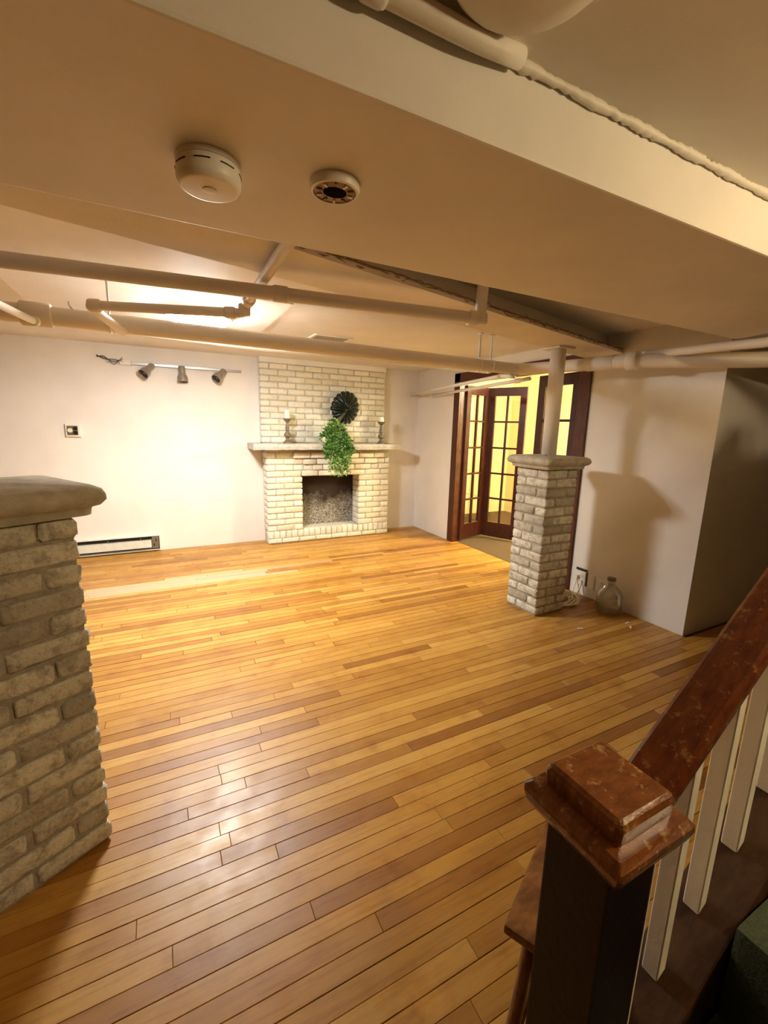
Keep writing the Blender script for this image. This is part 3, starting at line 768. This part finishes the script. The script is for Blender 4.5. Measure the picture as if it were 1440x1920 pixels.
me = bpy.data.meshes.new('foliage'); me.from_pydata([tuple(v) for v in vs], [], fs)
at = me.attributes.new('tone', 'FLOAT', 'FACE'); at.data.foreach_set('value', tn)
o = link('foliage', me, MT['ivy'], t); o['kind'] = 'stuff'
bm_obj('stems', sb, MT['stem'], t)

# ------------------------------------------------------------------ outlets, cord, jug
def outlet(label, y0, y1, z0, z1, holes=2):
    t = thing('wall_outlet', label, 'outlet', (XR, (y0+y1)/2, (z0+z1)/2), 0, 'outlets low on the side wall'); hy, hz = (y1-y0)/2, (z1-z0)/2
    boxo('plate', (-.008, -.0005, -hy, hy, -hz, hz), MT['plast'], t, bevel=.002, seg=1)
    for k in range(holes):
        zc = (k-.5*(holes-1))*.045
        boxo('socket_face', (-.011, -.0075, -.017, .017, zc-.016, zc+.016), MT['plast'], t, bevel=.0015, seg=1)
        for s in (-1, 1): boxo('slot', (-.0116, -.0108, s*.007-.0015, s*.007+.0015, zc-.006, zc+.006), MT['black'], t)
    return t
outlet('left wall outlet with a cord plugged in', 2.375, 2.465, .085, .205)
bm = bmesh.new(); box(bm, -.006, -.0005, -.055, .055, -.010, .010); box(bm, -.006, -.0005, -.062, -.050, -.135, -.010)
o = bm_obj('wall_gap', bm, MT['black']); o.location = (XR, 2.42, .222); tag(o, 'black open slot in the wall around the left outlet', 'wall opening')
outlet('blank white plate between the two wall outlets', 2.285, 2.352, .075, .205, 0)
outlet('double wall outlet half hidden by the glass jug', 2.17, 2.262, .085, .195)
t = thing('extension_cord', 'cream cord coiled on the floor beside the far column', 'cord', (2.90, 2.33, 0))
rg = random.Random(5); P_ = []
for i in range(150):
    a = i*.42; rr = .085+.028*math.sin(i*.23)+rg.uniform(-.004, .004)
    P_.append((rr*1.15*math.cos(a)+.012*math.sin(i*.11), rr*.75*math.sin(a)-.02*math.cos(i*.08), .010+.06*(i/150)*(.5+.5*math.sin(a+.6))+.012*math.sin(i*.9)**2))
tube('coil', P_, .0055, MT['cord'], t, 6)
tube('lead', fillet([P_[-1], (.12, .06, .05), (.22, .10, .02), (.275, .125, .10), (.284, .12, .155)], .05), .0055, MT['cord'], t, 8)
tube('return_lead', fillet([(.05, .05, .03), (.20, .05, .01), (.27, .07, .06), (.284, .075, .13)], .05), .0055, MT['cord'], t, 8)
boxo('plug', (.264, .288, .105, .135, .145, .170), MT['cord'], t, bevel=.004)
t = thing('glass_jug', 'clear glass gallon jug with dark cap on the floor by the wall', 'jug', (3.075, 2.055, 0))
lathe('glass_body', [(.070, .0), (.086, .006), (.094, .020), (.095, .13), (.091, .155), (.076, .185), (.052, .210), (.034, .225), (.028, .235), (.027, .255), (.030, .258), (.030, .264), (.0265, .266), (.0245, .264), (.0245, .236), (.031, .224), (.050, .206), (.073, .182), (.088, .154), (.092, .13), (.091, .022), (.083, .010), (.001, .008)], MT['jug'], t, n=40)
lathe('water', [(.083, .0105), (.0905, .023), (.0905, .075), (.001, .075)], MT['water'], t, n=40)
lathe('cap', [(.031, .262), (.032, .267), (.032, .281), (.030, .284), (.001, .284)], MT['bronze'], t, n=28)
# debris flecks by the wall
for i, (x, y) in enumerate(((2.62, 1.94), (3.03, 1.86), (2.98, 1.80))):
    bm = bmesh.new(); box(bm, -.022, .022, -.006, .006, 0, .003); o = bm_obj('wood_chip', bm, MT['candle'], bevel=.0012, seg=1)
    o.location = (x, y, .0006); o.rotation_euler[2] = .5*i-.4
    tag(o, ('pale wood chip on the floor before the far column', 'pale wood chip nearest the glass jug', 'pale wood chip lying close to the side wall')[i], 'wood chip', 'chips on the floor')

# ------------------------------------------------------------------ stairs, newel, rail
t = thing('staircase', 'carpeted stairs rising to the right behind the newel post', 'stairs', (.34, 0, 0))
RUN, RISE = .243, .190
for k in range(9):
    boxo('step', (RUN*k, RUN*10, -.75, .248, RISE*k if k else 0, RISE*(k+1)), MT['green'], t, bevel=.012, seg=2, smooth=False)
def zs(x): return .437 + .79*(x-.724)      # top of the stringer, world x
bm = bmesh.new(); A = []
for y_ in (.252, .352):
    A.append([bm.verts.new((x-.34, y_, z)) for x, z in ((.5745, .0), (.5745, zs(.5745)), (2.4, zs(2.4)), (2.4, 0))])
for i in range(4): bm.faces.new((A[0][i], A[0][(i+1) % 4], A[1][(i+1) % 4], A[1][i]))
bm.faces.new(A[0][::-1]); bm.faces.new(A[1]); bm_obj('stringer', bm, MT['string'], t, bevel=.004, seg=2)
def zr(x): return .905 + .82*(x-.63)       # top of the handrail
t = thing('newel_post', 'dark worn wooden newel post with moulded cap at the stair foot', 'newel post', (.523, .316, 0))
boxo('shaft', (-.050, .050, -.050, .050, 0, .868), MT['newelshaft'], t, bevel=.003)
boxo('edge_strip', (.0502, .0535, -.050, -.040, .30, .838), MT['baluster'], t)
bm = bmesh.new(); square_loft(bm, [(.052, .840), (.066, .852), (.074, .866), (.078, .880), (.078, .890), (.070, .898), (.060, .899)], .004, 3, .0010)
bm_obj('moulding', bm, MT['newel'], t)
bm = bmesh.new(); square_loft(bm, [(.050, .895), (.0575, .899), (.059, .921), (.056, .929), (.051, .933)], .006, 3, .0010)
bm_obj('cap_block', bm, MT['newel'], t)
t = thing('handrail', 'dark red varnished handrail rising from the newel post', 'handrail', (.577, .316, 0))
bm = bmesh.new(); rings = []
prof = [(-.034, -.030), (-.036, -.012), (-.034, -.004), (-.028, 0), (.028, 0), (.034, -.004), (.036, -.012), (.034, -.030), (.024, -.055), (-.024, -.055)]
for x in (.5835, .9, 1.3, 1.8, 2.3):
    rings.append([bm.verts.new((x-.577, a, zr(x)+b_*1.29)) for a, b_ in prof])
for a, b_ in zip(rings, rings[1:]):
    for k in range(len(prof)): bm.faces.new((a[k], a[(k+1) % len(prof)], b_[(k+1) % len(prof)], b_[k]))
bm.faces.new(rings[0]); bm.faces.new(rings[-1][::-1]); bm_obj('rail_body', bm, MT['rail'], t)
for k in range(12):
    x = .724 + .107*k; bm = bmesh.new()
    vs8 = []
    for z_ in (0, 1):
        for (dx_, y_) in ((0, .302), (.023, .302), (.023, .330), (0, .330)):
            xx = x+dx_; vs8.append(bm.verts.new((dx_, y_-.318, (zs(xx)+.0005 if z_ == 0 else zr(xx)-.072))))
    for f_ in ((0, 1, 2, 3), (4, 5, 6, 7), (0, 1, 5, 4), (1, 2, 6, 5), (2, 3, 7, 6), (3, 0, 4, 7)): bm.faces.new([vs8[i] for i in f_])
    o = bm_obj('baluster', bm, MT['baluster'], bevel=.002, seg=1); o.location = (x, .318, 0)
    ordn = ['first', 'second', 'third', 'fourth', 'fifth', 'sixth', 'seventh', 'eighth', 'ninth', 'tenth', 'eleventh', 'twelfth'][k]
    tag(o, 'square white baluster, %s from the newel post' % ordn, 'baluster', 'white stair balusters')

# ------------------------------------------------------------------ stool behind the newel
t = thing('wooden_stool', 'small brown wooden stool half hidden behind the newel post', 'stool', (.685, .55, 0), math.atan2(.133, .261))
L_ = .30
bm = bmesh.new(); box(bm, -.16, .16, -.13, .012, .428, .450); bm_obj('seat', bm, MT['stool'], t, bevel=.006)
for sx in (-1, 1):
    for yy_ in (-.10, -.03):
        tube('leg', fillet([(sx*.10, yy_, .428), (sx*.12, yy_+.01, .2), (sx*.15, yy_+(.03 if yy_ > -.1 else -.02), 0)], .1), .014, MT['stool'], t, 10)
for yy_ in (-.10, -.025): tube('stretcher', [(-.125, yy_, .16), (.125, yy_, .16)], .009, MT['stool'], t, 8)
